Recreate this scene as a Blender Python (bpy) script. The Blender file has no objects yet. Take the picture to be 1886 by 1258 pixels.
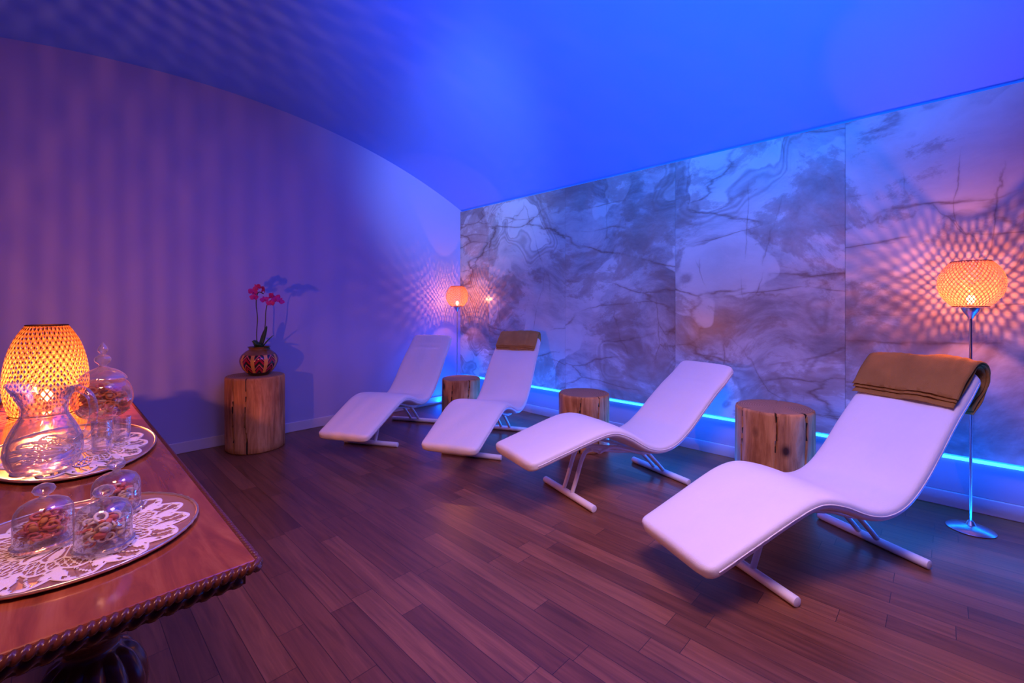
import bpy, bmesh, math, random
from mathutils import Vector, Matrix, noise as mnoise
random.seed(7)
S = bpy.context.scene
COL = S.collection
pi = math.pi
try:
    S.view_settings.view_transform = 'Standard'
    S.view_settings.look = 'None'
except Exception:
    pass

# ------------------------------------------------------------------ helpers
def link(o, parent=None):
    COL.objects.link(o)
    if parent is not None:
        o.parent = parent
    return o

def tag(o, label=None, category=None, group=None, kind=None):
    if label: o["label"] = label
    if category: o["category"] = category
    if group: o["group"] = group
    if kind: o["kind"] = kind
    return o

def empty(name, loc, rz=0, **k):
    e = bpy.data.objects.new(name, None)
    e.empty_display_size = 0.1
    e.location = loc
    e.rotation_euler = (0, 0, rz)
    link(e)
    return tag(e, **k)

def mesh_obj(name, verts, faces, mats, parent=None, loc=(0, 0, 0), smooth=True, sharp=40, midx=None, rot=(0, 0, 0)):
    me = bpy.data.meshes.new(name)
    me.from_pydata([tuple(v) for v in verts], [], faces)
    me.validate()
    if not isinstance(mats, (list, tuple)): mats = [mats]
    for m in mats: me.materials.append(m)
    if midx and len(midx) == len(me.polygons):
        me.polygons.foreach_set("material_index", midx)
    bm = bmesh.new(); bm.from_mesh(me)
    bmesh.ops.recalc_face_normals(bm, faces=bm.faces)
    bm.to_mesh(me); bm.free()
    if smooth:
        me.polygons.foreach_set("use_smooth", [True] * len(me.polygons))
        if sharp: me.set_sharp_from_angle(angle=math.radians(sharp))
    o = bpy.data.objects.new(name, me)
    o.location = loc
    o.rotation_euler = rot
    return link(o, parent)

class MB:
    """collects geometry for one mesh"""
    def __init__(s): s.v = []; s.f = []; s.m = []
    def add(s, v, f, mi=0):
        n = len(s.v); s.v += [Vector(x) for x in v]
        for q in f:
            s.f.append([i + n for i in q]); s.m.append(mi)
    def obj(s, name, mats, **k):
        return mesh_obj(name, s.v, s.f, mats, midx=s.m, **k)

def g_box(x0, x1, y0, y1, z0, z1):
    v = [(x0,y0,z0),(x1,y0,z0),(x1,y1,z0),(x0,y1,z0),(x0,y0,z1),(x1,y0,z1),(x1,y1,z1),(x0,y1,z1)]
    f = [(0,3,2,1),(4,5,6,7),(0,1,5,4),(1,2,6,5),(2,3,7,6),(3,0,4,7)]
    return v, f

def g_lathe(prof, segs=48, c=(0,0,0), sx=1, sy=1, fn=None, a0=0):
    """prof: (r,z) list; r==0 endpoints collapse to a pole"""
    v = []; f = []; rings = []
    for (r, z) in prof:
        if r < 1e-6:
            rings.append([len(v)]); v.append((c[0], c[1], c[2] + z))
        else:
            ring = []
            for i in range(segs):
                a = a0 + 2 * pi * i / segs
                rr = r; zz = z; dx = dy = 0
                if fn:
                    rr, zz, dx, dy = fn(r, z, a)
                ring.append(len(v))
                v.append((c[0] + sx * rr * math.cos(a) + dx, c[1] + sy * rr * math.sin(a) + dy, c[2] + zz))
            rings.append(ring)
    for a, b in zip(rings[:-1], rings[1:]):
        if len(a) == 1 and len(b) == 1: continue
        for i in range(segs):
            j = (i + 1) % segs
            if len(a) == 1: f.append((a[0], b[i], b[j]))
            elif len(b) == 1: f.append((a[i], b[0], a[j]))
            else: f.append((a[i], b[i], b[j], a[j]))
    return v, f

def catmull(pts, n=8):
    P = [Vector(p) for p in pts]
    out = []
    for i in range(len(P) - 1):
        p0 = P[max(i - 1, 0)]; p1 = P[i]; p2 = P[i + 1]; p3 = P[min(i + 2, len(P) - 1)]
        for k in range(n):
            t = k / n
            out.append(0.5 * ((2 * p1) + (-p0 + p2) * t + (2 * p0 - 5 * p1 + 4 * p2 - p3) * t * t + (-p0 + 3 * p1 - 3 * p2 + p3) * t ** 3))
    out.append(P[-1])
    return out

def g_tube(path, r, segs=10, closed=False, cap=True, rf=None):
    """path list of Vector; r radius or list; rf(theta,s)->mult"""
    P = [Vector(p) for p in path]; n = len(P)
    v = []; f = []
    T = []
    for i in range(n):
        if closed: t = P[(i + 1) % n] - P[i - 1]
        else: t = P[min(i + 1, n - 1)] - P[max(i - 1, 0)]
        T.append(t.normalized() if t.length > 1e-9 else Vector((0, 0, 1)))
    up = Vector((0, 0, 1)) if abs(T[0].z) < 0.9 else Vector((1, 0, 0))
    N = (up - up.dot(T[0]) * T[0]).normalized()
    s = 0
    for i in range(n):
        if i: s += (P[i] - P[i - 1]).length
        N = (N - N.dot(T[i]) * T[i]).normalized()
        B = T[i].cross(N)
        ri = r[i] if isinstance(r, (list, tuple)) else r
        for k in range(segs):
            a = 2 * pi * k / segs
            m = rf(a, s) if rf else 1
            v.append(P[i] + (N * math.cos(a) + B * math.sin(a)) * ri * m)
    for i in range(n if closed else n - 1):
        j = (i + 1) % n
        for k in range(segs):
            l = (k + 1) % segs
            f.append((i * segs + k, i * segs + l, j * segs + l, j * segs + k))
    if cap and not closed:
        f.append(tuple(range(segs))[::-1])
        f.append(tuple((n - 1) * segs + k for k in range(segs)))
    return v, f

def g_rod(p0, p1, r, segs=20, e=0.25):
    """rod with rounded ends"""
    p0 = Vector(p0); p1 = Vector(p1); d = (p1 - p0).normalized()
    k = r * e
    path = [p0, p0 + d * k * 0.3, p0 + d * k, p1 - d * k, p1 - d * k * 0.3, p1]
    return g_tube(path, [r * 0.75, r * 0.93, r, r, r * 0.93, r * 0.75], segs)

def g_sphere(c, r, n=12, sx=1, sy=1, sz=1):
    prof = [(0, -r * sz)] + [(r * math.cos(-pi / 2 + pi * i / n), r * sz * math.sin(-pi / 2 + pi * i / n)) for i in range(1, n)] + [(0, r * sz)]
    return g_lathe(prof, n * 2, c, sx, sy)

# ------------------------------------------------------------------ materials
class NT:
    def __init__(s, name):
        s.m = bpy.data.materials.new(name); s.m.use_nodes = True
        s.t = s.m.node_tree; s.t.nodes.clear()
        s.out = s.t.nodes.new('ShaderNodeOutputMaterial')
    def n(s, typ, **k):
        nd = s.t.nodes.new(typ)
        for a, b in k.items(): setattr(nd, a, b)
        return nd
    def set(s, sock, v):
        if hasattr(v, 'is_linked') or isinstance(v, bpy.types.NodeSocket): s.t.links.new(v, sock)
        else: sock.default_value = v
    def math(s, op, a, b=0.0, c=0.0, clamp=False):
        nd = s.n('ShaderNodeMath', operation=op); nd.use_clamp = clamp
        s.set(nd.inputs[0], a); s.set(nd.inputs[1], b)
        if op in ('MULTIPLY_ADD', 'SMOOTH_MIN', 'WRAP', 'PINGPONG'): s.set(nd.inputs[2], c)
        return nd.outputs[0]
    def sep(s, v):
        nd = s.n('ShaderNodeSeparateXYZ'); s.set(nd.inputs[0], v); return nd.outputs
    def comb(s, x, y, z):
        nd = s.n('ShaderNodeCombineXYZ')
        for i, q in enumerate((x, y, z)): s.set(nd.inputs[i], q)
        return nd.outputs[0]
    def mapv(s, v, scale=(1, 1, 1), rot=(0, 0, 0), loc=(0, 0, 0)):
        nd = s.n('ShaderNodeMapping'); s.set(nd.inputs[0], v)
        nd.inputs['Scale'].default_value = scale; nd.inputs['Rotation'].default_value = rot; nd.inputs['Location'].default_value = loc
        return nd.outputs[0]
    def vadd(s, a, b):
        nd = s.n('ShaderNodeVectorMath', operation='ADD'); s.set(nd.inputs[0], a); s.set(nd.inputs[1], b); return nd.outputs[0]
    def warp(s, v, scale, amp, detail=2):
        w = s.noise(v, scale, detail, 0.5, 0, col=True)
        nd = s.n('ShaderNodeVectorMath', operation='MULTIPLY_ADD')
        s.set(nd.inputs[0], w); nd.inputs[1].default_value = (amp, amp, amp); s.set(nd.inputs[2], v)
        return nd.outputs[0]
    def noise(s, v, scale=5, detail=4, rough=0.55, dist=0.0, col=False):
        nd = s.n('ShaderNodeTexNoise'); s.set(nd.inputs['Vector'], v)
        nd.inputs['Scale'].default_value = scale; nd.inputs['Detail'].default_value = detail
        nd.inputs['Roughness'].default_value = rough; nd.inputs['Distortion'].default_value = dist
        return nd.outputs['Color'] if col else nd.outputs['Fac']
    def edge(s, v, scale):
        nd = s.n('ShaderNodeTexVoronoi', feature='DISTANCE_TO_EDGE'); s.set(nd.inputs['Vector'], v)
        nd.inputs['Scale'].default_value = scale
        return nd.outputs['Distance']
    def ramp(s, f, stops, interp='LINEAR'):
        nd = s.n('ShaderNodeValToRGB'); s.set(nd.inputs[0], f)
        cr = nd.color_ramp; cr.interpolation = interp
        while len(cr.elements) < len(stops): cr.elements.new(0.5)
        for e, (p, c) in zip(cr.elements, stops):
            e.position = p
            e.color = (c[0], c[1], c[2], 1) if isinstance(c, (tuple, list)) else (c, c, c, 1)
        return nd.outputs[0]
    def mix(s, f, a, b, blend='MIX'):
        nd = s.n('ShaderNodeMix', data_type='RGBA', blend_type=blend)
        s.set(nd.inputs[0], f)
        for sock, q in ((nd.inputs[6], a), (nd.inputs[7], b)):
            s.set(sock, (q[0], q[1], q[2], 1) if isinstance(q, (tuple, list)) else q)
        return nd.outputs[2]
    def obj(s): return s.n('ShaderNodeTexCoord').outputs['Object']
    def pos(s): return s.n('ShaderNodeNewGeometry').outputs['Position']
    def bump(s, h, strength=0.2, dist=0.01):
        nd = s.n('ShaderNodeBump'); s.set(nd.inputs['Height'], h)
        nd.inputs['Strength'].default_value = strength; nd.inputs['Distance'].default_value = dist
        return nd.outputs[0]
    def pbr(s, col, rough=0.5, metal=0.0, normal=None, spec=0.5, **k):
        nd = s.n('ShaderNodeBsdfPrincipled')
        s.set(nd.inputs['Base Color'], (col[0], col[1], col[2], 1) if isinstance(col, (tuple, list)) else col)
        s.set(nd.inputs['Roughness'], rough); s.set(nd.inputs['Metallic'], metal)
        nd.inputs['Specular IOR Level'].default_value = spec
        if normal is not None: s.set(nd.inputs['Normal'], normal)
        for a, b in k.items():
            s.set(nd.inputs[a], b)
        return nd.outputs[0]
    def done(s, sh):
        s.t.links.new(sh, s.out.inputs[0]); return s.m

def simple(name, c, rough=0.5, metal=0.0, var=0.12, scale=8, bump=0.0, bscale=60, **k):
    t = NT(name); o = t.obj()
    f = t.noise(o, scale, 4)
    col = t.mix(f, tuple(x * (1 - var) for x in c), tuple(min(1, x * (1 + var)) for x in c))
    nrm = t.bump(t.noise(o, bscale, 3), bump, 0.002) if bump else None
    return t.done(t.pbr(col, rough, metal, nrm, **k))

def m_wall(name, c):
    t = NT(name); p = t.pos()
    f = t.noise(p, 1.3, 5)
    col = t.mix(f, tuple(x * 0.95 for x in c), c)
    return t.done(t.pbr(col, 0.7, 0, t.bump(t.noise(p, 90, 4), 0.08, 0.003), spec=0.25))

def m_floor():
    t = NT('plank_floor'); p = t.pos(); x, y, z = t.sep(p)
    W = 0.098; L = 0.8
    xr = t.math('DIVIDE', x, W); row = t.math('FLOOR', xr)
    wn = t.n('ShaderNodeTexWhiteNoise', noise_dimensions='1D'); t.set(wn.inputs['W'], row)
    yr = t.math('ADD', t.math('DIVIDE', y, L), t.math('MULTIPLY', wn.outputs[0], 7.3))
    pid = t.math('FLOOR', yr)
    wn2 = t.n('ShaderNodeTexWhiteNoise', noise_dimensions='2D'); t.set(wn2.inputs['Vector'], t.comb(row, pid, 0))
    rnd = wn2.outputs[0]
    def seam(fr, w):
        a = t.math('FRACT', fr)
        d = t.math('MINIMUM', a, t.math('SUBTRACT', 1.0, a))
        return t.math('LESS_THAN', d, w)
    sm = t.math('MAXIMUM', seam(xr, 0.010), seam(yr, 0.0013))
    gv = t.comb(t.math('ADD', t.math('MULTIPLY', x, 28), t.math('MULTIPLY', rnd, 31)), t.math('MULTIPLY', y, 1.6), t.math('MULTIPLY', rnd, 9))
    g = t.noise(gv, 1.5, 7, 0.6, 0.8)
    base = t.ramp(rnd, [(0, (0.165, 0.058, 0.027)), (0.35, (0.195, 0.070, 0.033)), (0.7, (0.235, 0.087, 0.041)), (1, (0.29, 0.112, 0.054))])
    grain = t.ramp(g, [(0.3, (0.55, 0.52, 0.5)), (0.7, (1.2, 1.15, 1.12))])
    col = t.mix(1.0, base, grain, 'MULTIPLY')
    col = t.mix(sm, col, (0.02, 0.007, 0.006))
    h = t.math('SUBTRACT', t.math('MULTIPLY', g, 0.3), sm)
    rough = t.math('MULTIPLY_ADD', g, 0.15, 0.25)
    return t.done(t.pbr(col, rough, 0, t.bump(h, 0.25, 0.002), spec=0.5))

def m_marble():
    t = NT('onyx_marble'); p = t.pos()
    oi = t.n('ShaderNodeObjectInfo')
    off = t.math('MULTIPLY', oi.outputs['Random'], 0.35)
    v = t.vadd(p, t.comb(off, t.math('MULTIPLY', off, 0.6), off))
    v = t.vadd(v, t.comb(0, 3.0, 1.0))
    w1 = t.warp(v, 0.8, 0.85, 2)
    w = t.warp(w1, 5, 0.08, 9)
    wd = t.mapv(w, (1, 0.6, 1.5), (0.65, 0, 0), (2, 3, 1))
    cloud = t.noise(wd, 1.35, 13, 0.66, 0.0)
    base = t.ramp(cloud, [(0.30, (0.17, 0.13, 0.125)), (0.41, (0.29, 0.235, 0.215)), (0.49, (0.42, 0.365, 0.33)), (0.58, (0.53, 0.475, 0.425)), (0.72, (0.64, 0.59, 0.52))])
    # layered agate bands hugging rounded pools
    b = t.noise(w, 0.95, 3, 0.45, 0.0)
    band = t.math('SINE', t.math('MULTIPLY', b, 190))
    bandm = t.ramp(b, [(0.50, 0.0), (0.54, 1.0), (0.60, 1.0), (0.605, 0.0)])
    base = t.mix(t.math('MULTIPLY', t.math('MULTIPLY_ADD', band, 0.5, 0.5), t.math('MULTIPLY', bandm, 0.42)), base, (0.22, 0.15, 0.125))
    base = t.mix(t.ramp(b, [(0.600, 0.0), (0.606, 0.75), (0.75, 0.45)]), base, (0.70, 0.65, 0.56))
    base = t.mix(t.ramp(b, [(0.30, 0.6), (0.385, 0.75), (0.39, 0.0)]), base, (0.60, 0.55, 0.49))
    st_n = t.noise(t.mapv(w, (1, 0.8, 1.2), (0.5, 0, 0), (9, 2, 2)), 1.6, 12, 0.70, 0.0)
    base = t.mix(t.ramp(st_n, [(0.50, 0.0), (0.545, 0.45), (0.68, 0.75)]), base, (0.25, 0.145, 0.105))
    def crack(vec, scale, rot, sc, wamp, width, loc):
        q = t.warp(t.mapv(vec, sc, rot, loc), 1.5, wamp, 9)
        d = t.edge(q, scale)
        return t.ramp(d, [(0, 1.0), (width, 0.55), (width * 2.0, 0.16), (width * 6, 0.0)])
    c1 = crack(v, 0.62, (0.75, 0, 0), (1, 0.5, 1.4), 0.70, 0.005, (3, 1, 5))
    c2 = crack(v, 1.1, (0.6, 0, 0), (1, 0.42, 1.6), 0.60, 0.006, (8, 2, 1))
    c3 = crack(v, 1.7, (-0.5, 0, 0), (1, 1.3, 0.6), 0.55, 0.006, (1, 7, 3))
    m1 = t.ramp(t.noise(v, 1.5, 5), [(0.42, 0.0), (0.54, 1.0)])
    m2 = t.ramp(t.noise(t.mapv(v, loc=(4, 4, 4)), 1.5, 5), [(0.46, 0.0), (0.56, 1.0)])
    m3 = t.ramp(t.noise(t.mapv(v, loc=(14, 4, 9)), 1.7, 5), [(0.50, 0.0), (0.60, 1.0)])
    col = t.mix(t.math('MULTIPLY', c1, t.math('MULTIPLY', m1, 0.8)), base, (0.17, 0.085, 0.06))
    col = t.mix(t.math('MULTIPLY', c2, t.math('MULTIPLY', m2, 0.7)), col, (0.18, 0.095, 0.07))
    col = t.mix(t.math('MULTIPLY', c3, t.math('MULTIPLY', m3, 0.6)), col, (0.18, 0.10, 0.07))
    return t.done(t.pbr(col, 0.24, 0, None, spec=0.4))

def m_bark():
    t = NT('stump_side_wood'); o = t.obj(); x, y, z = t.sep(o)
    oi = t.n('ShaderNodeObjectInfo'); r = t.math('MULTIPLY', oi.outputs['Random'], 13)
    v = t.vadd(t.comb(t.math('MULTIPLY', x, 9), t.math('MULTIPLY', y, 9), t.math('MULTIPLY', z, 1.3)), t.comb(r, r, r))
    g = t.noise(v, 2.2, 8, 0.62, 0.5)
    v3 = t.vadd(o, t.comb(r, r, r))
    big = t.noise(v3, 3.5, 3)
    c = t.ramp(g, [(0.25, (0.17, 0.056, 0.018)), (0.43, (0.46, 0.20, 0.066)), (0.58, (0.68, 0.34, 0.12)), (0.8, (0.80, 0.46, 0.20))])
    c = t.mix(t.ramp(big, [(0.42, 0.0), (0.7, 0.5)]), c, (0.28, 0.10, 0.035))
    vo = t.n('ShaderNodeTexVoronoi'); t.set(vo.inputs['Vector'], t.vadd(t.mapv(o, (1, 1, 0.7)), t.comb(r, r, r))); vo.inputs['Scale'].default_value = 4.2
    kn = t.ramp(vo.outputs['Distance'], [(0.07, 1.0), (0.12, 0.35), (0.17, 0.0)])
    c = t.mix(kn, c, (0.06, 0.025, 0.015))
    return t.done(t.pbr(c, 0.7, 0, t.bump(g, 0.6, 0.012), spec=0.2))

def m_endgrain():
    t = NT('stump_end_grain'); o = t.obj(); x, y, z = t.sep(o)
    n1 = t.noise(o, 5, 3)
    rr = t.math('SQRT', t.math('ADD', t.math('MULTIPLY', x, x), t.math('MULTIPLY', y, y)))
    rr = t.math('ADD', rr, t.math('MULTIPLY', n1, 0.03))
    ring = t.math('SINE', t.math('MULTIPLY', rr, 420))
    ang = t.math('ARCTAN2', y, x)
    rad = t.noise(t.comb(t.math('MULTIPLY', ang, 5), rr, 0), 3, 3)
    f = t.math('ADD', t.math('MULTIPLY_ADD', ring, 0.2, 0.25), t.math('MULTIPLY', rad, 0.5))
    c = t.ramp(f, [(0.1, (0.22, 0.11, 0.055)), (0.5, (0.38, 0.21, 0.11)), (0.9, (0.54, 0.33, 0.18))])
    return t.done(t.pbr(c, 0.6, 0, t.bump(f, 0.2, 0.003), spec=0.25))

def m_leather():
    t = NT('white_leather'); o = t.obj()
    n1 = t.noise(o, 7, 4)
    vo = t.n('ShaderNodeTexVoronoi'); t.set(vo.inputs['Vector'], o); vo.inputs['Scale'].default_value = 260
    h = t.math('ADD', t.math('MULTIPLY', vo.outputs['Distance'], 0.15), t.math('MULTIPLY', t.noise(t.mapv(o, (3, 9, 3)), 2.5, 3), 1.0))
    c = t.mix(n1, (0.90, 0.87, 0.80), (0.96, 0.93, 0.86))
    return t.done(t.pbr(c, 0.45, 0, t.bump(h, 0.3, 0.008), spec=0.35))

def m_table():
    t = NT('polished_burl_wood'); p = t.obj()
    g = t.noise(t.mapv(p, (9, 1.2, 9)), 2.2, 8, 0.62, 1.5)
    b = t.noise(p, 2.4, 4, 0.5, 0.8)
    c = t.ramp(g, [(0.25, (0.15, 0.030, 0.014)), (0.5, (0.34, 0.085, 0.030)), (0.75, (0.52, 0.18, 0.062))])
    c = t.mix(t.ramp(b, [(0.4, 0.0), (0.65, 0.5)]), c, (0.19, 0.042, 0.02))
    return t.done(t.pbr(c, 0.13, 0, t.bump(g, 0.05, 0.002), spec=0.7))

def m_glass(name='clear_glass', tint=(0.97, 0.96, 0.95), bscale=22, bs=0.25, body=0.05):
    t = NT(name)
    tr = t.n('ShaderNodeBsdfTransparent'); tr.inputs[0].default_value = (*tint, 1)
    gl = t.n('ShaderNodeBsdfGlossy'); gl.inputs['Roughness'].default_value = 0.06
    nrm = t.bump(t.noise(t.obj(), bscale, 2, 0.5, 1.0), bs, 0.01)
    t.set(gl.inputs['Normal'], nrm)
    lw = t.n('ShaderNodeLayerWeight'); lw.inputs[0].default_value = 0.42; t.set(lw.inputs['Normal'], nrm)
    f = t.math('MULTIPLY_ADD', lw.outputs['Facing'], 0.8, 0.07, clamp=True)
    mx = t.n('ShaderNodeMixShader'); t.set(mx.inputs[0], f)
    t.t.links.new(tr.outputs[0], mx.inputs[1]); t.t.links.new(gl.outputs[0], mx.inputs[2])
    d = t.n('ShaderNodeBsdfDiffuse'); d.inputs[0].default_value = (.95 * tint[0], .93 * tint[1], .90 * tint[2], 1)
    tl = t.n('ShaderNodeBsdfTranslucent'); tl.inputs[0].default_value = (.95 * tint[0], .93 * tint[1], .90 * tint[2], 1)
    m2 = t.n('ShaderNodeMixShader'); m2.inputs[0].default_value = .5
    t.t.links.new(d.outputs[0], m2.inputs[1]); t.t.links.new(tl.outputs[0], m2.inputs[2])
    m3 = t.n('ShaderNodeMixShader'); t.set(m3.inputs[0], t.math('MULTIPLY_ADD', t.math('POWER', lw.outputs['Facing'], 3.0), body * 9, body * .5, clamp=True))
    t.t.links.new(mx.outputs[0], m3.inputs[1]); t.t.links.new(m2.outputs[0], m3.inputs[2])
    return t.done(m3.outputs[0])

def m_rattan(name, k, g=1.0, b=1.0):
    t = NT(name); o = t.obj()
    n1 = t.noise(o, 60, 3)
    d = t.n('ShaderNodeBsdfDiffuse'); t.set(d.inputs[0], t.mix(n1, (0.12 * k, 0.055 * k * g, 0.018 * k * b), (0.18 * k, 0.09 * k * g, 0.03 * k * b)))
    tr = t.n('ShaderNodeBsdfTranslucent'); t.set(tr.inputs[0], t.mix(n1, (0.05 * k, 0.020 * k * g, 0.006 * k * b), (0.10 * k, 0.042 * k * g, 0.013 * k * b)))
    a = t.n('ShaderNodeAddShader')
    t.t.links.new(d.outputs[0], a.inputs[0]); t.t.links.new(tr.outputs[0], a.inputs[1])
    return t.done(a.outputs[0])

def m_emit(name, c, s):
    t = NT(name); e = t.n('ShaderNodeEmission'); e.inputs[0].default_value = (*c, 1)
    f = t.noise(t.obj(), 5, 1); t.set(e.inputs[1], t.math('MULTIPLY_ADD', f, 0.1 * s, 0.95 * s))
    return t.done(e.outputs[0])

def m_vase():
    t = NT('painted_chevron_vase'); o = t.obj(); x, y, z = t.sep(o)
    a = t.math('DIVIDE', t.math('ARCTAN2', y, x), 2 * pi)
    a8 = t.math('MULTIPLY', a, 9)
    tri = t.math('PINGPONG', a8, 0.5)
    h = t.math('ADD', t.math('MULTIPLY', z, 13), t.math('MULTIPLY', tri, -1.6))
    f = t.math('FRACT', h)
    c = t.ramp(f, [(0.0, (0.32, 0.010, 0.03)), (0.35, (0.02, 0.008, 0.012)), (0.5, (0.60, 0.07, 0.12)), (0.64, (0.04, 0.07, 0.03)), (0.76, (0.02, 0.01, 0.01))], 'CONSTANT')
    sd = t.math('LESS_THAN', t.math('FRACT', t.math('ADD', t.math('MULTIPLY', a8, 1.0), 0.14)), 0.28)
    c = t.mix(sd, c, (0.62, 0.30, 0.06))
    up = t.math('GREATER_THAN', z, 0.185)
    c = t.mix(up, c, (0.22, 0.10, 0.035))
    c = t.mix(t.math('LESS_THAN', z, 0.03), c, (0.03, 0.012, 0.01))
    return t.done(t.pbr(c, 0.10, 0, None, spec=0.6))

def m_towel(name, c):
    t = NT(name); o = t.obj()
    n1 = t.noise(o, 300, 2); n2 = t.noise(o, 9, 3)
    col = t.mix(n2, tuple(q * 0.7 for q in c), tuple(q * 1.15 for q in c))
    return t.done(t.pbr(col, 0.95, 0, t.bump(n1, 0.7, 0.005), spec=0.1))

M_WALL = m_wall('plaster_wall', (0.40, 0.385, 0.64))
M_WALLW = m_wall('white_plinth_wall', (0.42, 0.36, 0.46))
M_DARK = m_wall('deep_purple_wall', (0.10, 0.06, 0.15))
M_CEIL = m_wall('light_tinted_plaster', (0.14, 0.29, 0.80))  # blue light on the vault is partly put into this plaster colour
M_BASE = simple('white_paint', (0.55, 0.52, 0.62), 0.4, var=0.03)
M_FLOOR = m_floor(); M_MARB = m_marble(); M_BARK = m_bark(); M_END = m_endgrain()
M_CRACK = simple('dark_crack', (0.03, 0.015, 0.01), 0.9)
M_LEA = m_leather()
M_FRAME = simple('white_enamel_metal', (0.90, 0.87, 0.84), 0.35, var=0.03)
M_TABLE = m_table()
M_CARVE = simple('carved_dark_wood', (0.11, 0.030, 0.014), 0.25, var=0.35, scale=20, bump=0.1)
M_GLASS = m_glass()
M_GLASSA = m_glass('amber_glass', (1.0, .84, .62), body=0.07)
M_GLASSW = m_glass('wavy_glass', bscale=16, bs=0.8, body=0.09)
M_STEEL = simple('brushed_steel', (0.55, 0.57, 0.62), 0.28, 1.0, var=0.05)
M_RAT = m_rattan('woven_rattan', 1.55, 0.92, 1.7); M_RAT_T = m_rattan('woven_rattan_table', 0.55, 1.1, 1.4)
M_BULB = m_emit('glowing_bulb', (1.0, 0.62, 0.25), 22)
M_LED = m_emit('led_tape', (0.04, 0.45, 1.0), 4.0)
M_VASE = m_vase()
M_LEAF = simple('orchid_leaf', (0.03, 0.10, 0.03), 0.4, var=0.3)
M_STEM = simple('orchid_stem', (0.05, 0.07, 0.025), 0.6)
M_PETAL = simple('magenta_petal', (0.50, 0.012, 0.24), 0.6, var=0.4, scale=60)
M_LACE = simple('white_crochet', (0.92, 0.87, 0.84), 0.9, var=0.05, bump=0.5, bscale=400)
M_FRUIT = simple('dried_fruit_mix', (0.85, 0.58, 0.38), 0.6, var=0.5, scale=35)
M_FRUITR = simple('dried_fruit_red', (0.65, 0.17, 0.11), 0.6, var=0.5, scale=45)
M_POT = simple('potpourri_brown', (0.75, 0.28, 0.07), 0.8, var=0.6, scale=40)
M_TRAYR = simple('gilded_rim', (0.85, 0.64, 0.46), 0.3, 0.8, var=0.2, scale=60)
M_SILVER = simple('silver_tray', (0.78, 0.70, 0.64), 0.25, 1.0, var=0.1)
M_TRAYW = simple('rosy_glass_tray', (0.50, 0.26, 0.20), 0.12, 0.3, var=0.15, scale=30)

# ------------------------------------------------------------------ room
XW = 3.90; YB = 4.65; XL = -2.0; YF = -2.6
AX, AZ, AR = 0.90, 3.20 - 6.7, 6.7
def arch(x): return AZ + math.sqrt(AR ** 2 - (x - AX) ** 2)

def room_box(name, b, mat, **k):
    v, f = g_box(*b)
    return tag(mesh_obj(name, v, f, mat, smooth=False), kind='structure', **k)
room_box('floor', (XL - .1, XW + .1, YF - .1, YB + .1, -.1, 0), M_FLOOR, label='reddish brown hardwood plank floor')
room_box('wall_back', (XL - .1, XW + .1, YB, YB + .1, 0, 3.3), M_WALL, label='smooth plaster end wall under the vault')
room_box('wall_right', (XW, XW + .1, YF, YB, 0, 2.56), M_WALLW, label='plaster side wall behind the marble slabs')
room_box('wall_left', (XL - .1, XL, YF, YB, 0, 2.56), M_DARK, label='plain dark plaster side wall')
room_box('wall_front', (XL - .1, XW + .1, YF - .1, YF, 0, 3.3), M_DARK, label='plain dark plaster end wall')
n = 64; v = []; f = []
for i in range(n + 1):
    x = XL - .08 + (XW - XL + .16) * i / n
    z = arch(x)
    for (yy, dz) in ((YF, 0), (YB, 0), (YB, .08), (YF, .08)): v.append((x, yy, z + dz))
for i in range(n):
    for k in range(4):
        l = (k + 1) % 4
        f.append((i * 4 + k, i * 4 + l, i * 4 + 4 + l, i * 4 + 4 + k))
tag(mesh_obj('ceiling', v, f, M_CEIL), kind='structure', label='curved barrel vault ceiling with blue light tinted into its colour')
def baseboard(name, b, label):
    v, f = g_box(*b)
    o = tag(mesh_obj(name, v, f, M_BASE, smooth=False), kind='structure', label=label)
    bv = o.modifiers.new('b', 'BEVEL'); bv.width = 0.005; bv.segments = 2
baseboard('baseboard_back', (XL, XW - .016, YB - .015, YB - .0005, 0.0, .095), 'white painted baseboard on the end wall')
baseboard('baseboard_right', (XW - .015, XW - .0005, YF, YB - .016, 0.0, .095), 'white painted baseboard under the marble slabs')
edges = [YB - .002, 4.09, 2.89, 1.685, 0.481, -0.72, -1.92, YF + .002]
for i in range(len(edges) - 1):
    y1, y0 = edges[i], edges[i + 1]
    v, f = g_box(3.80, 3.822, y0 + .0009, y1 - .0009, .35, 2.515)
    tag(mesh_obj('trim_%d' % (i + 1), v, f, M_MARB, smooth=False), kind='structure', label='tall veined onyx marble wall slab')
v, f = g_box(3.890, 3.8995, YF + .05, YB - .02, .300, .318)
tag(mesh_obj('trim_8', v, f, M_LED, smooth=False), kind='structure', label='glowing cyan LED strip under the marble slabs')

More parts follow.
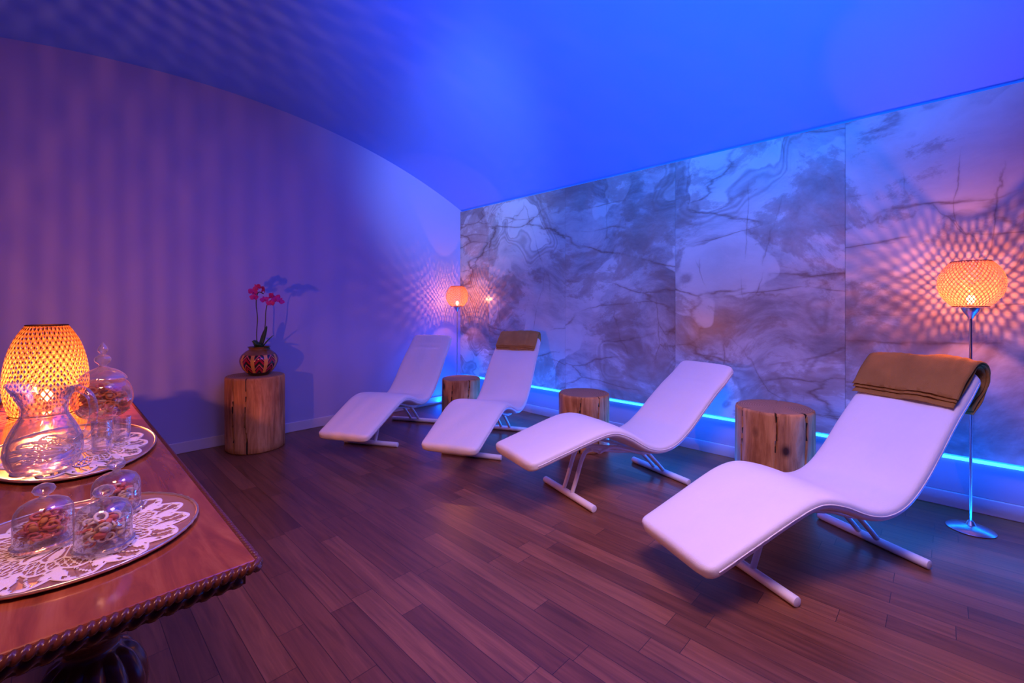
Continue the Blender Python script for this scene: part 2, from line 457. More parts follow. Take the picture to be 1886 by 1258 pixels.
# ------------------------------------------------------------------ tree stump tables
M_ST = [M_BARK, M_END, M_CRACK]
def stump(loc, R, H, seed, label):
    rnd = random.Random(seed); N = 240
    cracks = [(rnd.uniform(0, 2 * pi), rnd.uniform(.015, .022)) for _ in range(2)]
    cracks += [(math.radians(a), .028) for a in (205 + rnd.uniform(-15, 15), 250 + rnd.uniform(-14, 14))]
    def rad(a, zt):
        r = R * (1 + .035 * mnoise.noise(Vector((math.cos(a) * 1.2 + seed, math.sin(a) * 1.2, zt * .6))) + .012 * mnoise.noise(Vector((math.cos(a) * 5, math.sin(a) * 5 + seed, zt * 1.5))))
        r *= 1 + .02 * math.cos(a * 2 + seed)
        cd = 0
        for ci, (ca, w) in enumerate(cracks):
            w = w * (.70 + .5 * math.sin(zt * 5 + ci * 2 + seed))
            d = abs((a - ca - .05 * math.sin(zt * 5 + seed) - .02 * math.sin(zt * 17) + pi) % (2 * pi) - pi)
            if d < w: cd = max(cd, 1 - d / w)
        return r, cd
    v = []; f = []; mi = []
    levels = [0.0, .012] + [.012 + (H - .03) * i / 14 for i in range(1, 15)] + [H - .006, H]
    ins = {0: .012, len(levels) - 2: .003, len(levels) - 1: .012}
    for li, z in enumerate(levels):
        for i in range(N):
            a = 2 * pi * i / N
            r, cd = rad(a, z)
            r -= ins.get(li, 0)
            r -= cd * .04
            v.append((r * math.cos(a), r * math.sin(a), z))
    for li in range(len(levels) - 1):
        for i in range(N):
            j = (i + 1) % N
            f.append((li * N + i, li * N + j, li * N + N + j, li * N + N + i))
            mi.append(2 if rad(2 * pi * (i + .5) / N, levels[li])[1] > .3 else 0)
    top = len(levels) - 1; prev = [top * N + i for i in range(N)]
    for q in (.8, .5, .2):
        cur = []
        for i in range(N):
            a = 2 * pi * i / N
            r, cd = rad(a, H)
            rr = (r - .012) * q - (cd * .02 if q > .6 else 0)
            cur.append(len(v)); v.append((rr * math.cos(a), rr * math.sin(a), H - (.012 * cd if q > .6 else 0)))
        for i in range(N):
            j = (i + 1) % N
            f.append((prev[i], prev[j], cur[j], cur[i])); mi.append(2 if (q > .6 and rad(2 * pi * (i + .5) / N, H)[1] > .5) else 1)
        prev = cur
    c = len(v); v.append((0, 0, H))
    for i in range(N): f.append((prev[i], prev[(i + 1) % N], c)); mi.append(1)
    f.append(tuple(range(N))[::-1]); mi.append(1)
    o = mesh_obj('tree_stump_table', v, f, M_ST, midx=mi, loc=loc, sharp=50)
    tag(o, label=label, category='side table', group='tree stump side tables')
    return o
stump((1.25, 4.385, 0), .235, .64, 3, 'tall cracked tree trunk section holding the orchid vase')
stump((3.13, 3.815, 0), .215, .46, 11, 'short tree stump side table near the corner lamp')
stump((3.295, 2.30, 0), .225, .48, 23, 'round tree stump side table between two loungers')
stump((3.43, .83, 0), .24, .565, 31, 'wide tree stump side table beside lounger with brown towel')

# ------------------------------------------------------------------ loungers
PIV = Vector((.55, 0, .30))
prof = [(-.44, .355), (-.36, .372), (-.2, .412), (0, .462), (.12, .482), (.22, .474), (.34, .425), (.48, .345), (.60, .312), (.72, .330), (.85, .405), (1.0, .525), (1.13, .625), (1.25, .705), (1.37, .80)]
TH = .070
cl = catmull([(a, 0, b + .004) for a, b in prof], 9)
def resample(P, n):
    d = [0]
    for a, b in zip(P[:-1], P[1:]): d.append(d[-1] + (b - a).length)
    out = []; j = 0
    for i in range(n + 1):
        s = d[-1] * i / n
        while j < len(d) - 2 and d[j + 1] < s: j += 1
        t = (s - d[j]) / max(1e-9, d[j + 1] - d[j])
        out.append(P[j].lerp(P[j + 1], t))
    return out, d[-1]
NC = 150
cl, CL = resample(cl, NC)
def tan(i):
    t = cl[min(i + 1, NC)] - cl[max(i - 1, 0)]; return t.normalized()
def nor(i):
    t = tan(i); return Vector((-t.z, 0, t.x))
def make_cushion_mesh():
    v = []; f = []; K = 72
    for i in range(NC + 1):
        s = CL * i / NC
        d = min(s, CL - s)
        W = .255 - .02 * max(0, 1 - s / .5) - .012 * max(0, 1 - (CL - s) / .5)
        rc = .055
        w = W - rc + math.sqrt(max(0, rc * rc - max(0, rc - d) ** 2)) if d < rc else W
        rt = TH / 2 * .9
        t = TH if d > rt else TH * (.45 + .55 * math.sqrt(max(0, 1 - (1 - d / rt) ** 2)))
        n_ = nor(i); top = cl[i]
        c = top - n_ * TH / 2 - PIV
        for k in range(K):
            a = 2 * pi * k / K
            ca, sa = math.cos(a), math.sin(a)
            ex = .24; ey = .62
            y = w * math.copysign(abs(ca) ** ex, ca)
            h = t / 2 * math.copysign(abs(sa) ** ey, sa)
            if sa > 0:
                h += .008 * (1 - (y / W) ** 2)
                sh = CL - s
                for (ds, dy) in ((.13, -.11), (.13, .11), (.20, 0), (.27, -.11), (.27, .11)):
                    q = ((sh - ds) ** 2 + (y - dy) ** 2) / (.018 ** 2)
                    if q < 6: h -= .012 * math.exp(-q)
            v.append(c + Vector((0, y, 0)) + n_ * h)
    for i in range(NC):
        for k in range(K):
            l = (k + 1) % K
            f.append((i * K + k, i * K + l, (i + 1) * K + l, (i + 1) * K + k))
    f.append(tuple(range(K))); f.append(tuple(NC * K + k for k in range(K)))
    mb = MB(); mb.add(v, f)
    for sgn in (1, -1):
        path = []
        for i in range(4, NC - 3):
            s = CL * i / NC
            W = .255 - .02 * max(0, 1 - s / .5) - .012 * max(0, 1 - (CL - s) / .5)
            d = min(s, CL - s); rc = .055
            w = W - rc + math.sqrt(max(0, rc * rc - max(0, rc - d) ** 2)) if d < rc else W
            path.append(cl[i] - nor(i) * (TH / 2) - PIV + Vector((0, sgn * (w + .0002), 0)))
        a, b = g_tube(path, .0028, 6); mb.add(a, b)
    return mb
cush_src = make_cushion_mesh().obj('cushion', M_LEA, sharp=60)
cush_mesh = cush_src.data; bpy.data.objects.remove(cush_src)
def proto_mesh(mb, name, mat, sharp=40):
    o = mb.obj(name, mat, sharp=sharp); me = o.data; bpy.data.objects.remove(o); return me
mb = MB(); mb.add(*g_rod((0, -.27, 0), (0, .27, 0), .022, 24)); bar_mesh = proto_mesh(mb, 'base_bar', M_FRAME)
def rail_mesh(y):
    mb = MB()
    path = catmull([(0, y, .035), (.035, y, .12), (.085, y, .25), (.13, y, .292), (.22, y, .285), (.42, y, .245), (.58, y, .222), (.66, y, .200), (.75, y, .12), (.84, y, .03)], 6)
    mb.add(*g_tube(path, .0135, 12)); return proto_mesh(mb, 'support_rail', M_FRAME)
rails = [rail_mesh(-.045), rail_mesh(.045)]
mb = MB()
for u, z in ((.16, .30), (.55, .232)):
    mb.add(*g_rod((u, -.13, z), (u, .13, z), .011, 12))
for y in (-.13, .13):
    mb.add(*g_tube(catmull([(.16, y, .30), (.26, y, .318), (.38, y, .285), (.55, y, .232), (.68, y, .232)], 5), .010, 10))
cross_mesh = proto_mesh(mb, 'seat_bracket', M_FRAME)
def child(name, me, parent, loc=(0, 0, 0), rot=(0, 0, 0)):
    o = bpy.data.objects.new(name, me); o.location = loc; o.rotation_euler = rot
    return link(o, parent)
def lounger(B, deg, tilt, label):
    e = empty('lounge_chair', (B[0], B[1], 0), math.radians(deg), label=label, category='lounge chair', group='white wave loungers')
    child('cushion', cush_mesh, e, PIV, (0, -math.radians(tilt), 0))
    child('base_bar', bar_mesh, e, (0, 0, .022)); child('base_bar', bar_mesh, e, (.84, 0, .022))
    for r in rails: child('support_rail', r, e)
    child('seat_bracket', cross_mesh, e)
    return Matrix.Translation((B[0], B[1], 0)) @ Matrix.Rotation(math.radians(deg), 4, 'Z') @ Matrix.Translation(PIV) @ Matrix.Rotation(-math.radians(tilt), 4, 'Y')
L1 = lounger((1.99, 3.70), 29, 8.5, 'white leather wave lounger beside the plaster wall, buttoned headrest')
L2 = lounger((2.41, 2.81), 25, 8.5, 'white leather wave lounger with tan towel on headrest')
L3 = lounger((2.354, 1.77), -17, 0, 'white leather wave lounger reclined flatter without a towel')
L4 = lounger((2.27, .67), -27.5, 8.5, 'white leather wave lounger with folded brown towel on headrest')

def towel(M, front, back, W, layers, mat, label, seed, yo=0, stag=.022):
    mb = MB()
    for li in range(layers):
        off = .008 + li * .014; th = .0115
        path = []
        i0 = int(NC * (1 - (front - li * stag) / CL))
        for i in range(i0, NC - 3, 2):
            path.append((cl[i] + nor(i) * (off + .004 * li * math.sin(pi * min(1, (i - i0) / (NC - i0))) ** 2), nor(i)))
        T = tan(NC); Nn = nor(NC); c = cl[NC] - Nn * TH / 2 - T * .012
        for k in range(0, 11):
            a = pi / 2 - pi * k / 10
            d = Nn * math.sin(a) + T * math.cos(a)
            path.append((c + d * (TH / 2 + off + .002), d))
        p = path[-1][0]
        for k in range(1, 12):
            w = min(1, k / 9)
            dirv = (-T * (1 - w * .05) + Vector((0, 0, -1)) * (w * .05)).normalized()
            p = p + dirv * ((back + li * .014) / 11)
            nn = Vector((dirv.z, 0, -dirv.x))
            if nn.dot(-Nn) < 0: nn = -nn
            path.append((p, nn))
        nP = len(path); KY = 56
        v = []; f = []
        for side in (0, 1):
            for i, (p, nn) in enumerate(path):
                for k in range(KY + 1):
                    y = -W / 2 + W * k / KY
                    # soft folds and creases shared by the stacked layers
                    wob = .018 * mnoise.noise(Vector((i * .09 + seed, y * 5, 0))) + .012 * abs(mnoise.noise(Vector((i * .10 + seed + y * 10, y * 16 - i * .08, 4))))
                    yy = y + yo + .024 * mnoise.noise(Vector((i * .09, seed + li * 3, k > KY / 2))) + li * .005 * (1 if k > KY / 2 else -1)
                    edge = min(k, KY - k, i, nP - 1 - i)
                    t = th * (.35 if edge == 0 else .85 if edge == 1 else 1)
                    sag = .004 * (abs(y) / (W / 2)) ** 4 * li
                    wob = abs(wob) - sag
                    h = wob + (t / 2 if side == 0 else -t / 2) + th / 2
                    v.append(p - PIV + nn * h + Vector((0, yy, 0)))
        n1 = nP * (KY + 1); w = KY + 1
        for i in range(nP - 1):
            for k in range(KY):
                a = i * w + k
                f.append((a, a + 1, a + w + 1, a + w)); f.append((n1 + a, n1 + a + w, n1 + a + w + 1, n1 + a + 1))
        for i in range(nP - 1):
            for k in (0, KY):
                a = i * w + k; f.append((a, a + w, n1 + a + w, n1 + a))
        for i in (0, nP - 1):
            for k in range(KY):
                a = i * w + k; f.append((a, a + 1, n1 + a + 1, n1 + a))
        mb.add(v, f)
    o = mb.obj('towel', mat, sharp=80)
    o.matrix_world = M
    tag(o, label=label, category='towel', group='towels on lounger headrests')
towel(L2, .20, .12, .43, 3, m_towel('tan_towel', (0.54, 0.30, 0.085)), 'folded tan towel draped over a lounger headrest', 3, stag=.014)
towel(L4, .26, .16, .485, 3, m_towel('brown_towel', (0.42, 0.205, 0.05)), 'thick folded brown towel draped over a lounger headrest', 9, .008)

# ------------------------------------------------------------------ lamps
def weave(rf, z0, z1, N, turns, w, th, mat, name, parent, rings=(0, 1), off=.0012, jit=0.0):
    mb = MB(); K = 40; rj = random.Random(4)
    for d in (1, -1):
        for i in range(N):
            v = []; f = []
            ja = rj.uniform(-jit, jit) * 2 * pi / N
            for k in range(K + 1):
                t = k / K; z = z0 + (z1 - z0) * t
                a = 2 * pi * i / N + ja + d * turns * 2 * pi * t
                r = rf(t) + d * off
                dz = (z1 - z0) / K; da = d * turns * 2 * pi / K
                L = math.hypot(r * da, dz)
                ta, tz = r * da / L, dz / L
                for sgn in (-1, 1):
                    aa = a + sgn * w / 2 * tz / r; zz = z - sgn * w / 2 * ta
                    zz = min(max(zz, z0), z1)
                    v.append((r * math.cos(aa), r * math.sin(aa), zz))
            for k in range(K): f.append((2 * k, 2 * k + 1, 2 * k + 3, 2 * k + 2))
            mb.add(v, f)
    for t in rings:
        r = rf(t); z = z0 + (z1 - z0) * t
        mb.add(*g_tube([(r * math.cos(2 * pi * q / 48), r * math.sin(2 * pi * q / 48), z) for q in range(48)], .0032, 8, closed=True))
    o = mb.obj(name, mat, parent=parent, sharp=None)
    return o
def pt(name, loc, energy, color, parent, rad=.004):
    l = bpy.data.lights.new(name, 'POINT'); l.energy = energy; l.color = color; l.shadow_soft_size = rad
    o = bpy.data.objects.new(name, l); o.location = loc; return link(o, parent)
WARM = (1.0, 0.27, 0.09)
def floor_lamp(loc, label, energy):
    e = empty('floor_lamp', loc, 0, label=label, category='floor lamp', group='rattan globe floor lamps')
    mb = MB(); mb.add(*g_lathe([(0, 0), (.10, 0), (.103, .004), (.098, .009), (.06, .020), (.025, .028), (.012, .05), (0, .052)], 48))
    mb.obj('lamp_base', M_STEEL, parent=e)
    mb = MB(); mb.add(*g_tube([(0, 0, .045), (0, 0, .6), (0, 0, 1.185)], .0065, 16)); mb.obj('pole', M_STEEL, parent=e)
    mb = MB(); mb.add(*g_lathe([(0, 1.18), (.010, 1.18), (.016, 1.195), (.030, 1.215), (.040, 1.235), (.041, 1.243), (.018, 1.245), (.016, 1.262), (0, 1.262)], 32)); mb.obj('lamp_holder', M_STEEL, parent=e)
    z0, z1 = 1.248, 1.500
    def rf(t):
        th = -1.20 + t * 2.34
        return .138 * math.cos(th) ** .62 if math.cos(th) > 0 else .05
    weave(rf, z0, z1, 42, .22, .0054, .001, M_RAT, 'lamp_shade', e)
    mb = MB(); mb.add(*g_sphere((0, 0, 1.290), .018, 10, sz=1.3)); mb.add(*g_lathe([(0, 1.258), (.012, 1.258), (.012, 1.275), (0, 1.275)], 16))
    mb.obj('bulb', M_BULB, parent=e)
    pt('bulb_light', (0, 0, 1.345), energy, WARM, e, .0075)
    return e
floor_lamp((3.575, -.114, 0), 'steel floor lamp with woven rattan globe shade by marble wall', 19)
floor_lamp((3.53, 4.38, 0), 'steel floor lamp with woven rattan globe shade in the corner', 14)

TZ = .78
e = empty('table_lamp', (-.02, 2.83, TZ + .001), 0, label='tall woven rattan table lamp glowing on the antique table', category='table lamp')
mb = MB(); mb.add(*g_lathe([(0, 0), (.07, 0), (.072, .006), (.06, .012), (.014, .018), (.012, .05), (0, .052)], 32)); mb.obj('lamp_base', M_CARVE, parent=e)
tp = catmull([(0, 0, .112), (.14, 0, .127), (.28, 0, .134), (.45, 0, .133), (.62, 0, .124), (.78, 0, .108), (.90, 0, .088), (1, 0, .066)], 8)
def rft(t):
    for a, b in zip(tp[:-1], tp[1:]):
        if a.x <= t <= b.x: return a.z + (b.z - a.z) * (t - a.x) / max(1e-9, b.x - a.x)
    return tp[-1].z if t > .5 else tp[0].z
weave(rft, .004, .385, 38, .26, .0064, .001, M_RAT_T, 'lamp_shade', e, jit=.07)
mb = MB(); mb.add(*g_sphere((0, 0, .075), .02, 10, sz=1.3)); mb.obj('bulb', M_BULB, parent=e)
for k in range(5): pt('bulb_light', (0, 0, .122 + .0083 * k), 17, WARM, e, .004)

# ------------------------------------------------------------------ antique table
tx0, tx1, ty0, ty1 = -.17, .262, .915, 3.45
cx = (tx0 + tx1) / 2
e = empty('console_table', (cx, (ty0 + ty1) / 2, 0), 0, label='antique polished wood table with carved rope edge and turned legs', category='table')
hx, hy = (tx1 - tx0) / 2, (ty1 - ty0) / 2
v, f = g_box(-hx, hx, -hy, hy, TZ - .022, TZ)
o = mesh_obj('table_top', v, f, M_TABLE, parent=e, smooth=False)
bv = o.modifiers.new('b', 'BEVEL'); bv.width = .004; bv.segments = 3
def rect_path(hx, hy, z, step, rc=.004):
    pts = []
    cs = [(hx, -hy), (hx, hy), (-hx, hy), (-hx, -hy)]
    for i in range(4):
        a = Vector((*cs[i], z)); b = Vector((*cs[(i + 1) % 4], z))
        d = (b - a); L = d.length; d.normalize(); n = int((L - 2 * rc) / step)
        for k in range(n + 1): pts.append(a + d * (rc + (L - 2 * rc) * k / n))
    return pts
def rope(path, r, pitch, depth, strands=2):
    return g_tube(path, r, 20, closed=True, rf=lambda a, s: 1 + depth * abs(math.cos(strands * .5 * a + s * 2 * pi / pitch)) - depth * .5)
mb = MB(); mb.add(*rope(rect_path(hx + .003, hy + .003, TZ - .011, .0024), .0082, .026, .65)); mb.obj('rope_molding', M_CARVE, parent=e, sharp=None)
v, f = g_box(-hx + .014, hx - .014, -hy + .014, hy - .014, TZ - .045, TZ - .022)
mesh_obj('sub_frame', v, f, M_CARVE, parent=e, smooth=False)
mb = MB(); mb.add(*rope(rect_path(hx - .022, hy - .022, TZ - .036, .004), .011, .048, .7)); mb.obj('carved_frieze', M_CARVE, parent=e, sharp=None)
v, f = g_box(-.05, .05, -hy + .12, hy - .12, TZ - .085, TZ - .045)
o = mesh_obj('apron', v, f, M_CARVE, parent=e, smooth=False)
legp = [(0, 0), (.05, 0), (.055, .02), (.045, .04), (.03, .06), (.035, .1), (.028, .14), (.03, .25), (.034, .33), (.026, .36), (.045, .38), (.05, .40), (.035, .42), (.045, .45), (.060, .51), (.070, .56), (.070, .60), (.056, .638), (.036, .658), (.040, .675), (.056, .692), (.060, .712), (.045, .728), (0, .735)]
legc = [(p.x, p.z) for p in catmull([(a, 0, b) for a, b in legp], 4)]
legc = [(max(0, a), b) for a, b in legc]; legc[0] = (0, 0); legc[-1] = (0, .735)
def gad(r, z, a):
    k = 1 + (.16 * abs(math.cos(a * 6)) - .08 if .44 < z < .65 else 0)
    return r * k, z, 0, 0
legc = [q for i, q in enumerate(legc) if not (0 < i < len(legc) - 1 and q[0] < .004)]
mb = MB(); mb.add(*g_lathe(legc, 72, fn=gad)); lme = proto_mesh(mb, 'leg', M_CARVE, 60)
for y in (-hy + .14, hy - .14): child('leg', lme, e, (0, y, 0))
mb = MB(); mb.add(*g_tube(catmull([(0, -hy + .14, .12), (0, -.4, .10), (0, 0, .13), (0, .4, .10), (0, hy - .14, .12)], 6), .02, 12)); mb.obj('stretcher', M_CARVE, parent=e)

# ------------------------------------------------------------------ trays and doilies
def tray(name, c, rx, ry, flat, rim, mats, label):
    e = empty(name, (c[0], c[1], TZ), 0, label=label, category='tray')
    mb = MB(); mb.add(*g_lathe([(0, .001), (flat, .001), (1, rim - .004), (1.0, rim - .001), (flat - .01, .003), (0, .003)], 96, sx=rx, sy=ry))
    mb.obj('tray_body', mats[0], parent=e)
    path = [(rx * math.cos(2 * pi * q / 96), ry * math.sin(2 * pi * q / 96), rim) for q in range(96)]
    mb = MB(); mb.add(*g_tube(path, .0030, 10, closed=True, rf=lambda a, s: 1 + .25 * math.sin(s * 260))); mb.obj('tray_rim', mats[1], parent=e)
tray('serving_tray', (.030, 1.25), .200, .205, .93, .010, (M_TRAYW, M_TRAYR), 'round rosy tray with gilded rim holding glass cloches')
tray('serving_tray', (.050, 2.03), .200, .36, .88, .012, (M_SILVER, M_TRAYR), 'oval silver tray holding pitcher, jar and glasses')
def doily(c, rx, ry, label, n=12):
    NA = n * 20; NR = 30
    idx = {}; v = []; f = []
    def V(i, j):
        i %= NA
        if (i, j) not in idx:
            a = 2 * pi * i / NA
            sc = 1 + .14 * abs(math.sin(a * n / 2)) - .12
            r = j / NR * sc
            wave = .0012 * (1 + math.sin(a * n)) * max(0, j / NR - .7)
            idx[(i, j)] = len(v); v.append((rx * r * math.cos(a), ry * r * math.sin(a), wave))
        return idx[(i, j)]
    for i in range(NA):
        for j in range(2, NR):
            q = j; p = i % 20; keep = True
            if q in (3, 4): keep = p % 5 < 2
            elif 6 <= q <= 13:
                d = abs(p - 10) / 10; leafw = .60 * math.sin(pi * (q - 5) / 9.5)
                keep = d < leafw or p in (0, 19)
            elif 15 <= q <= 20:
                keep = (p + q) % 5 == 0 or (p - q) % 5 == 0
            elif 22 <= q <= 27:
                d = abs(((p + 10) % 20) - 10) / 10
                keep = d < .55 * math.sin(pi * (q - 21) / 7.5) or (p - q) % 7 == 0
            elif q == 28: keep = p % 5 < 4
            if keep: f.append((V(i, j), V(i + 1, j), V(i + 1, j + 1), V(i, j + 1)))
    o = mesh_obj('doily', v, f, M_LACE, loc=(c[0], c[1], TZ + .0045), sharp=None)
    sm = o.modifiers.new('s', 'SOLIDIFY'); sm.thickness = .0012; sm.offset = 1
    tag(o, label=label, category='doily', group='white crochet doilies')
doily((.031, 1.25), .182, .186, 'round white crocheted lace doily under glass cloches', 14)
doily((.056, 2.03), .172, .31, 'oval white crocheted lace doily under pitcher and jar', 14)
ZD = TZ + .0072

# ------------------------------------------------------------------ glassware
def bits(name, c, R, z0, z1, n, size, seed, label, cat, mats):
    rnd = random.Random(seed); mb = MB()
    for i in range(n):
        a = rnd.uniform(0, 2 * pi); r = R * math.sqrt(rnd.random()); z = z0 + size * .5 + (z1 - z0) * rnd.random() * (1 - .5 * (r / R) ** 2)
        M = Matrix.Translation((r * math.cos(a), r * math.sin(a), z)) @ Matrix.Rotation(rnd.uniform(0, 6), 4, 'X') @ Matrix.Rotation(rnd.uniform(0, 6), 4, 'Z')
        s = size * rnd.uniform(.6, 1.1)
        if i % 2: v, f = g_sphere((0, 0, 0), s * .55, 5, 1, .7, .45)
        else:
            path = [(s * .5 * math.cos(2 * pi * q / 10), s * .5 * math.sin(2 * pi * q / 10), s * .1 * math.sin(q)) for q in range(10)]
            v, f = g_tube(path, s * .16, 6, closed=True)
        mb.add([M @ Vector(x) for x in v], f, i % len(mats))
    o = mb.obj(name, mats, loc=c, sharp=None)
    tag(o, label=label, category=cat, kind='stuff')
def cloche(x, y, k, label, seed, mats):
    e = empty('glass_cloche', (x, y, ZD), 0, label=label, category='cloche', group='small glass cloches with dried fruit')
    R = .0425 * k
    mb = MB(); mb.add(*g_lathe([(0, 0), (R * .9, 0), (R * 1.06, .004), (R * 1.1, .010), (R * 1.02, .012), (R * .95, .008), (0, .008)], 48)); mb.obj('glass_base', M_GLASS, parent=e)
    H = .090 * k
    mb = MB(); mb.add(*g_lathe([(R, .011), (R, .02), (R, H * .66), (R * .96, H * .78), (R * .82, H * .90), (R * .55, H * .98), (R * .2, H * 1.02), (0, H * 1.02)], 48)); mb.obj('dome', M_GLASS, parent=e)
    mb = MB(); kz = H * 1.02
    mb.add(*g_lathe([(0, kz), (.008, kz), (.006, kz + .005), (.013, kz + .009), (.017, kz + .016), (.014, kz + .023), (.006, kz + .027), (0, kz + .0275)], 24)); mb.obj('knob', M_GLASSW, parent=e)
    bits('dried_fruit', (x, y, ZD + .009), R * .74, 0, H * .55, 90, .017 * k, seed, 'dried fruit pieces inside a glass cloche', 'dried fruit', mats)
cloche(-.013, 1.250, 1.0, 'small domed glass cloche over dark red dried fruit', 1, [M_FRUITR, M_POT])
cloche(.067, 1.155, 1.0, 'small domed glass cloche over pale dried fruit rings', 2, [M_FRUIT, M_LACE, M_FRUITR])
cloche(.098, 1.330, 1.0, 'small domed glass cloche over mixed dried fruit', 3, [M_FRUIT, M_FRUITR])

e = empty('glass_pitcher', (-.018, 1.81, ZD), math.radians(-226), label='clear glass pitcher with round belly and looped handle', category='pitcher')
e.scale = (1.08, 1.08, 1.12)
pp = catmull([(.040, 0, 0), (.062, 0, .012), (.073, 0, .045), (.071, 0, .08), (.058, 0, .115), (.046, 0, .140), (.044, 0, .160), (.050, 0, .185), (.057, 0, .205)], 5)
def spout(r, z, a):
    s = max(0, (z - .14) / .065); d = max(0, math.cos(a)) ** 6
    rib = 1 + .012 * math.cos(a * 14) * (1 if .01 < z < .2 else 0)
    return r * (1 + .6 * s * d) * rib, z + .016 * s * d, 0, 0
mb = MB(); mb.add(*g_lathe([(0, 0.002)] + [(p.x, p.z) for p in pp], 112, fn=spout)); mb.add(*g_lathe([(.057, .205), (.0535, .2065), (.0545, .200)], 112, fn=spout))
mb.add(*g_lathe([(0, .010), (.056, .012), (.068, .045), (.066, .08), (.054, .113), (.042, .140), (.040, .160), (.047, .187), (.0545, .203)], 112, fn=spout))
mb.obj('pitcher_body', M_GLASSW, parent=e)
mb = MB(); mb.add(*g_tube(catmull([(-.050, 0, .188), (-.080, 0, .208), (-.118, 0, .190), (-.128, 0, .145), (-.112, 0, .100), (-.085, 0, .078), (-.066, 0, .078)], 6), .0090, 12)); mb.obj('handle', M_GLASSW, parent=e)

e = empty('candy_jar', (.123, 2.165, ZD), 0, label='footed glass apothecary jar with tall finial lid and potpourri', category='glass jar')
e.scale = (1.1, 1.1, 1.1)
mb = MB(); mb.add(*g_lathe([(0, 0), (.042, 0), (.044, .004), (.02, .010), (.010, .02), (.014, .03), (.009, .042), (.016, .05), (0, .052)], 40)); mb.obj('foot', M_GLASSW, parent=e)
jp = catmull([(.012, 0, .05), (.050, 0, .064), (.074, 0, .100), (.076, 0, .135), (.066, 0, .165), (.054, 0, .178)], 5)
mb = MB(); mb.add(*g_lathe([(0, .05)] + [(p.x, p.z) for p in jp], 48)); mb.obj('bowl', M_GLASSA, parent=e)
lp = catmull([(.060, 0, .180), (.060, 0, .186), (.050, 0, .200), (.034, 0, .212), (.016, 0, .220), (.009, 0, .228), (.020, 0, .242), (.019, 0, .254), (.007, 0, .264), (.013, 0, .276), (.011, 0, .286), (.004, 0, .298)], 4)
mb = MB(); mb.add(*g_lathe([(p.x, p.z) for p in lp] + [(0, .304)], 48)); mb.obj('lid', M_GLASSW, parent=e)
bits('potpourri', (.123, 2.165, ZD + .068), .060, 0, .112, 230, .022, 8, 'brown and orange potpourri inside the footed jar', 'potpourri', [M_POT, M_FRUIT, M_POT, M_FRUITR])
for (x, y, r, h, lb) in ((.106, 1.917, .025, .10, 'clear straight glass tumbler beside the pitcher'), (.165, 2.04, .023, .08, 'small clear shot glass on the tray')):
    mb = MB(); mb.add(*g_lathe([(0, 0), (r * .85, 0), (r * .92, .004), (r, h * .5), (r * 1.05, h), (r * .98, h), (r * .93, h * .5), (r * .82, .012), (0, .012)], 32))
    o = mb.obj('drinking_glass', M_GLASS, loc=(x, y, ZD)); tag(o, label=lb, category='glass', group='drinking glasses on the tray')

# ------------------------------------------------------------------ orchid
SZ = .64
e = empty('potted_orchid', (1.27, 4.36, SZ), math.radians(-45.9), label='magenta orchid in a colourful chevron patterned round vase', category='orchid')
vp = catmull([(.062, 0, 0), (.085, 0, .012), (.130, 0, .065), (.152, 0, .125), (.140, 0, .175), (.100, 0, .215), (.080, 0, .228), (.082, 0, .240), (.092, 0, .252)], 5)
mb = MB(); mb.add(*g_lathe([(0, 0)] + [(p.x, p.z) for p in vp] + [(.084, .25), (.074, .232), (.07, .215), (0, .21)], 64)); mb.obj('vase', M_VASE, parent=e)
stems = [[(-.01, 0, .21), (-.022, 0, .35), (-.020, .01, .5), (-.025, 0, .62), (-.02, 0, .70), (.0, 0, .735), (.04, 0, .72)],
         [(.02, 0, .21), (.035, .01, .33), (.055, 0, .45), (.06, 0, .56), (.075, 0, .63), (.11, 0, .665), (.18, 0, .65)]]
for s in stems:
    mb = MB(); mb.add(*g_tube(catmull(s, 6), .0042, 8)); mb.obj('stem', M_STEM, parent=e)
def leaf(ang, L, W, lift, droop):
    v = []; f = []; n = 14
    for i in range(n + 1):
        t = i / n; w = W * math.sin(pi * min(1, t * .93 + .07)) ** .6 * (1 - .15 * t)
        x = L * t * math.cos(lift) ; z = .21 + L * t * math.sin(lift) - droop * t * t
        for s in (-1, 0, 1):
            v.append((x * math.cos(ang) - s * w * math.sin(ang), x * math.sin(ang) + s * w * math.cos(ang), z + abs(s) * w * .35))
    for i in range(n):
        for k in range(2): f.append((i * 3 + k, i * 3 + k + 1, i * 3 + 4 + k, i * 3 + 3 + k))
    o = mesh_obj('leaf', v, f, M_LEAF, parent=e, sharp=None)
    sm = o.modifiers.new('s', 'SOLIDIFY'); sm.thickness = .003
for a in ((.3, .20, .028, .95, .02), (2.6, .15, .03, 1.0, .03), (1.3, .24, .028, 1.2, .0), (-1.2, .17, .03, .8, .05), (-.4, .16, .03, .55, .06), (-2.2, .13, .028, 1.1, .02)): leaf(*a)
def flower_mesh():
    mb = MB()
    for k, (ang, L, W) in enumerate(((90, .040, .013), (210, .038, .012), (330, .038, .012), (15, .046, .022), (165, .046, .022))):
        a = math.radians(ang); v = []; f = []; n = 8
        for i in range(n + 1):
            t = i / n; w = W * math.sin(pi * min(1, t * .9 + .08)) ** .7
            for s in (-1, -.5, 0, .5, 1):
                lx, ly = L * t, s * w
                v.append((lx * math.cos(a) - ly * math.sin(a), (-.004 if k > 2 else 0) - .010 * t * t + .003 * abs(s), lx * math.sin(a) + ly * math.cos(a)))
        for i in range(n):
            for q in range(4): f.append((i * 5 + q, i * 5 + q + 1, i * 5 + 6 + q, i * 5 + 5 + q))
        mb.add(v, f)
    mb.add(*g_sphere((0, -.010, -.006), .008, 6, 1, 1.3, 1)); mb.add(*g_sphere((0, -.016, -.016), .006, 6, .7, 1.2, 1.4))
    return mb
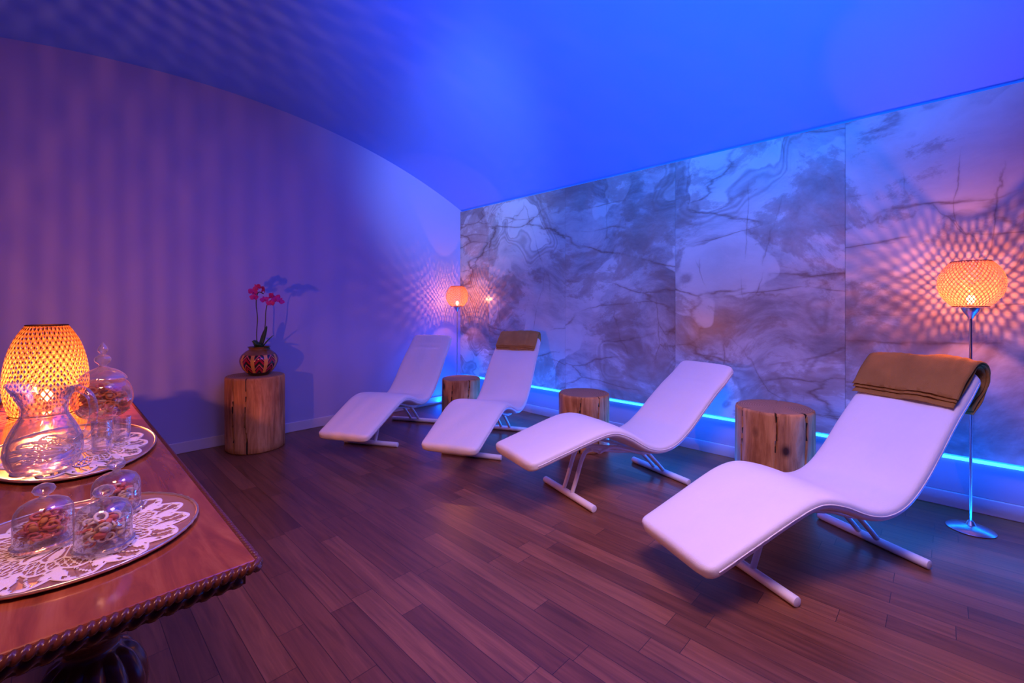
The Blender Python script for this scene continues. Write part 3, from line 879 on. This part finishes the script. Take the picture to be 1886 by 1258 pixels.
fl = proto_mesh(flower_mesh(), 'flower', M_PETAL, None)
rr = random.Random(5)
for (x, z, s) in ((-.055, .735, .95), (-.015, .775, .9), (.035, .755, .95), (-.035, .685, .85),
                  (.07, .665, .85), (.11, .695, .95), (.155, .675, .95), (.20, .655, .85), (.115, .635, .8)):
    o = child('flower', fl, e, (x, -.012 + rr.uniform(-.03, .03), z), (rr.uniform(-.4, .3), rr.uniform(-.6, .6), rr.uniform(-.9, .9)))
    o.scale = (s, s, s)

# ------------------------------------------------------------------ lighting
def area(name, loc, direction, sx, sy, energy, color, spread=180):
    l = bpy.data.lights.new(name, 'AREA'); l.shape = 'RECTANGLE'; l.size = sx; l.size_y = sy; l.energy = energy; l.color = color
    l.spread = math.radians(spread)
    o = bpy.data.objects.new(name, l); o.location = loc
    d = Vector(direction).normalized()
    o.rotation_euler = d.to_track_quat('-Z', 'Y').to_euler()
    link(o); return o
def strip(name, x, z, direction, w, energy, color, y0=YF + .05, y1=YB - .02):
    o = area(name, (0, 0, 0), (0, 0, -1), y1 - y0, w, energy, color)
    d = Vector(direction).normalized(); X = Vector((0, 1, 0)); Z = -d; Y = Z.cross(X)
    o.matrix_world = Matrix(((X.x, Y.x, Z.x, x), (X.y, Y.y, Z.y, (y0 + y1) / 2), (X.z, Y.z, Z.z, z), (0, 0, 0, 1)))
    return o
strip('led_cove_light', 3.87, 2.36, (-.3, 0, 1), .02, 14, (.0, .16, 1.0))
strip('led_wall_light', 3.887, .34, (.0, 0, -1), .008, 14, (.0, .18, 1.0))
strip('added_stone_fill', 3.44, .02, (-.02, 0, 1), .02, 120, (.0, .11, 1.0))  # added strip without a fixture, washes blue onto the lower slabs
def spot(name, loc, target, energy, color, cone, blend=1.0, rad=.15):
    l = bpy.data.lights.new(name, 'SPOT'); l.energy = energy; l.color = color; l.spot_size = math.radians(cone); l.spot_blend = blend; l.shadow_soft_size = rad
    o = bpy.data.objects.new(name, l); o.location = loc
    o.rotation_euler = (Vector(target) - Vector(loc)).to_track_quat('-Z', 'Y').to_euler(); link(o)
spot('added_blue_vault_fill', (-.4, -1.2, 1.6), (3.65, 2.1, 4.0), 2900, (.0, .17, 1.0), 67)  # added unseen spot behind the camera, turns the vault blue
spot('added_blue_corner_fill', (.8, .9, 2.55), (3.65, 4.4, 2.62), 480, (.34, .48, 1.0), 38)  # added unseen spot, brightens the far corner
area('added_overhead_fill', (1.4, .3, 3.08), (.30, .22, -1), 1.0, .8, 28, (1.0, .56, .66), 108)  # added out-of-view fill for loungers and floor, not a ceiling fixture
area('added_warm_fill', (-.3, .3, 2.9), (.1, .4, -1), .5, .5, 13, (1.0, .42, .26), 105)  # added warm fill above the table, no fixture there
w = bpy.data.worlds.new('World'); S.world = w; w.use_nodes = True
w.node_tree.nodes['Background'].inputs[0].default_value = (.1, .06, .25, 1); w.node_tree.nodes['Background'].inputs[1].default_value = .5

# ------------------------------------------------------------------ camera
cd = bpy.data.cameras.new('camera'); cam = bpy.data.objects.new('camera', cd); link(cam)
cam.location = (0, 0, 1.25); cam.rotation_euler = (pi / 2, 0, math.radians(-45.9))
cd.sensor_width = 36; cd.lens = 36 * 818 / 1886; cd.shift_y = -65 / 1886; cd.clip_start = .02
S.camera = cam
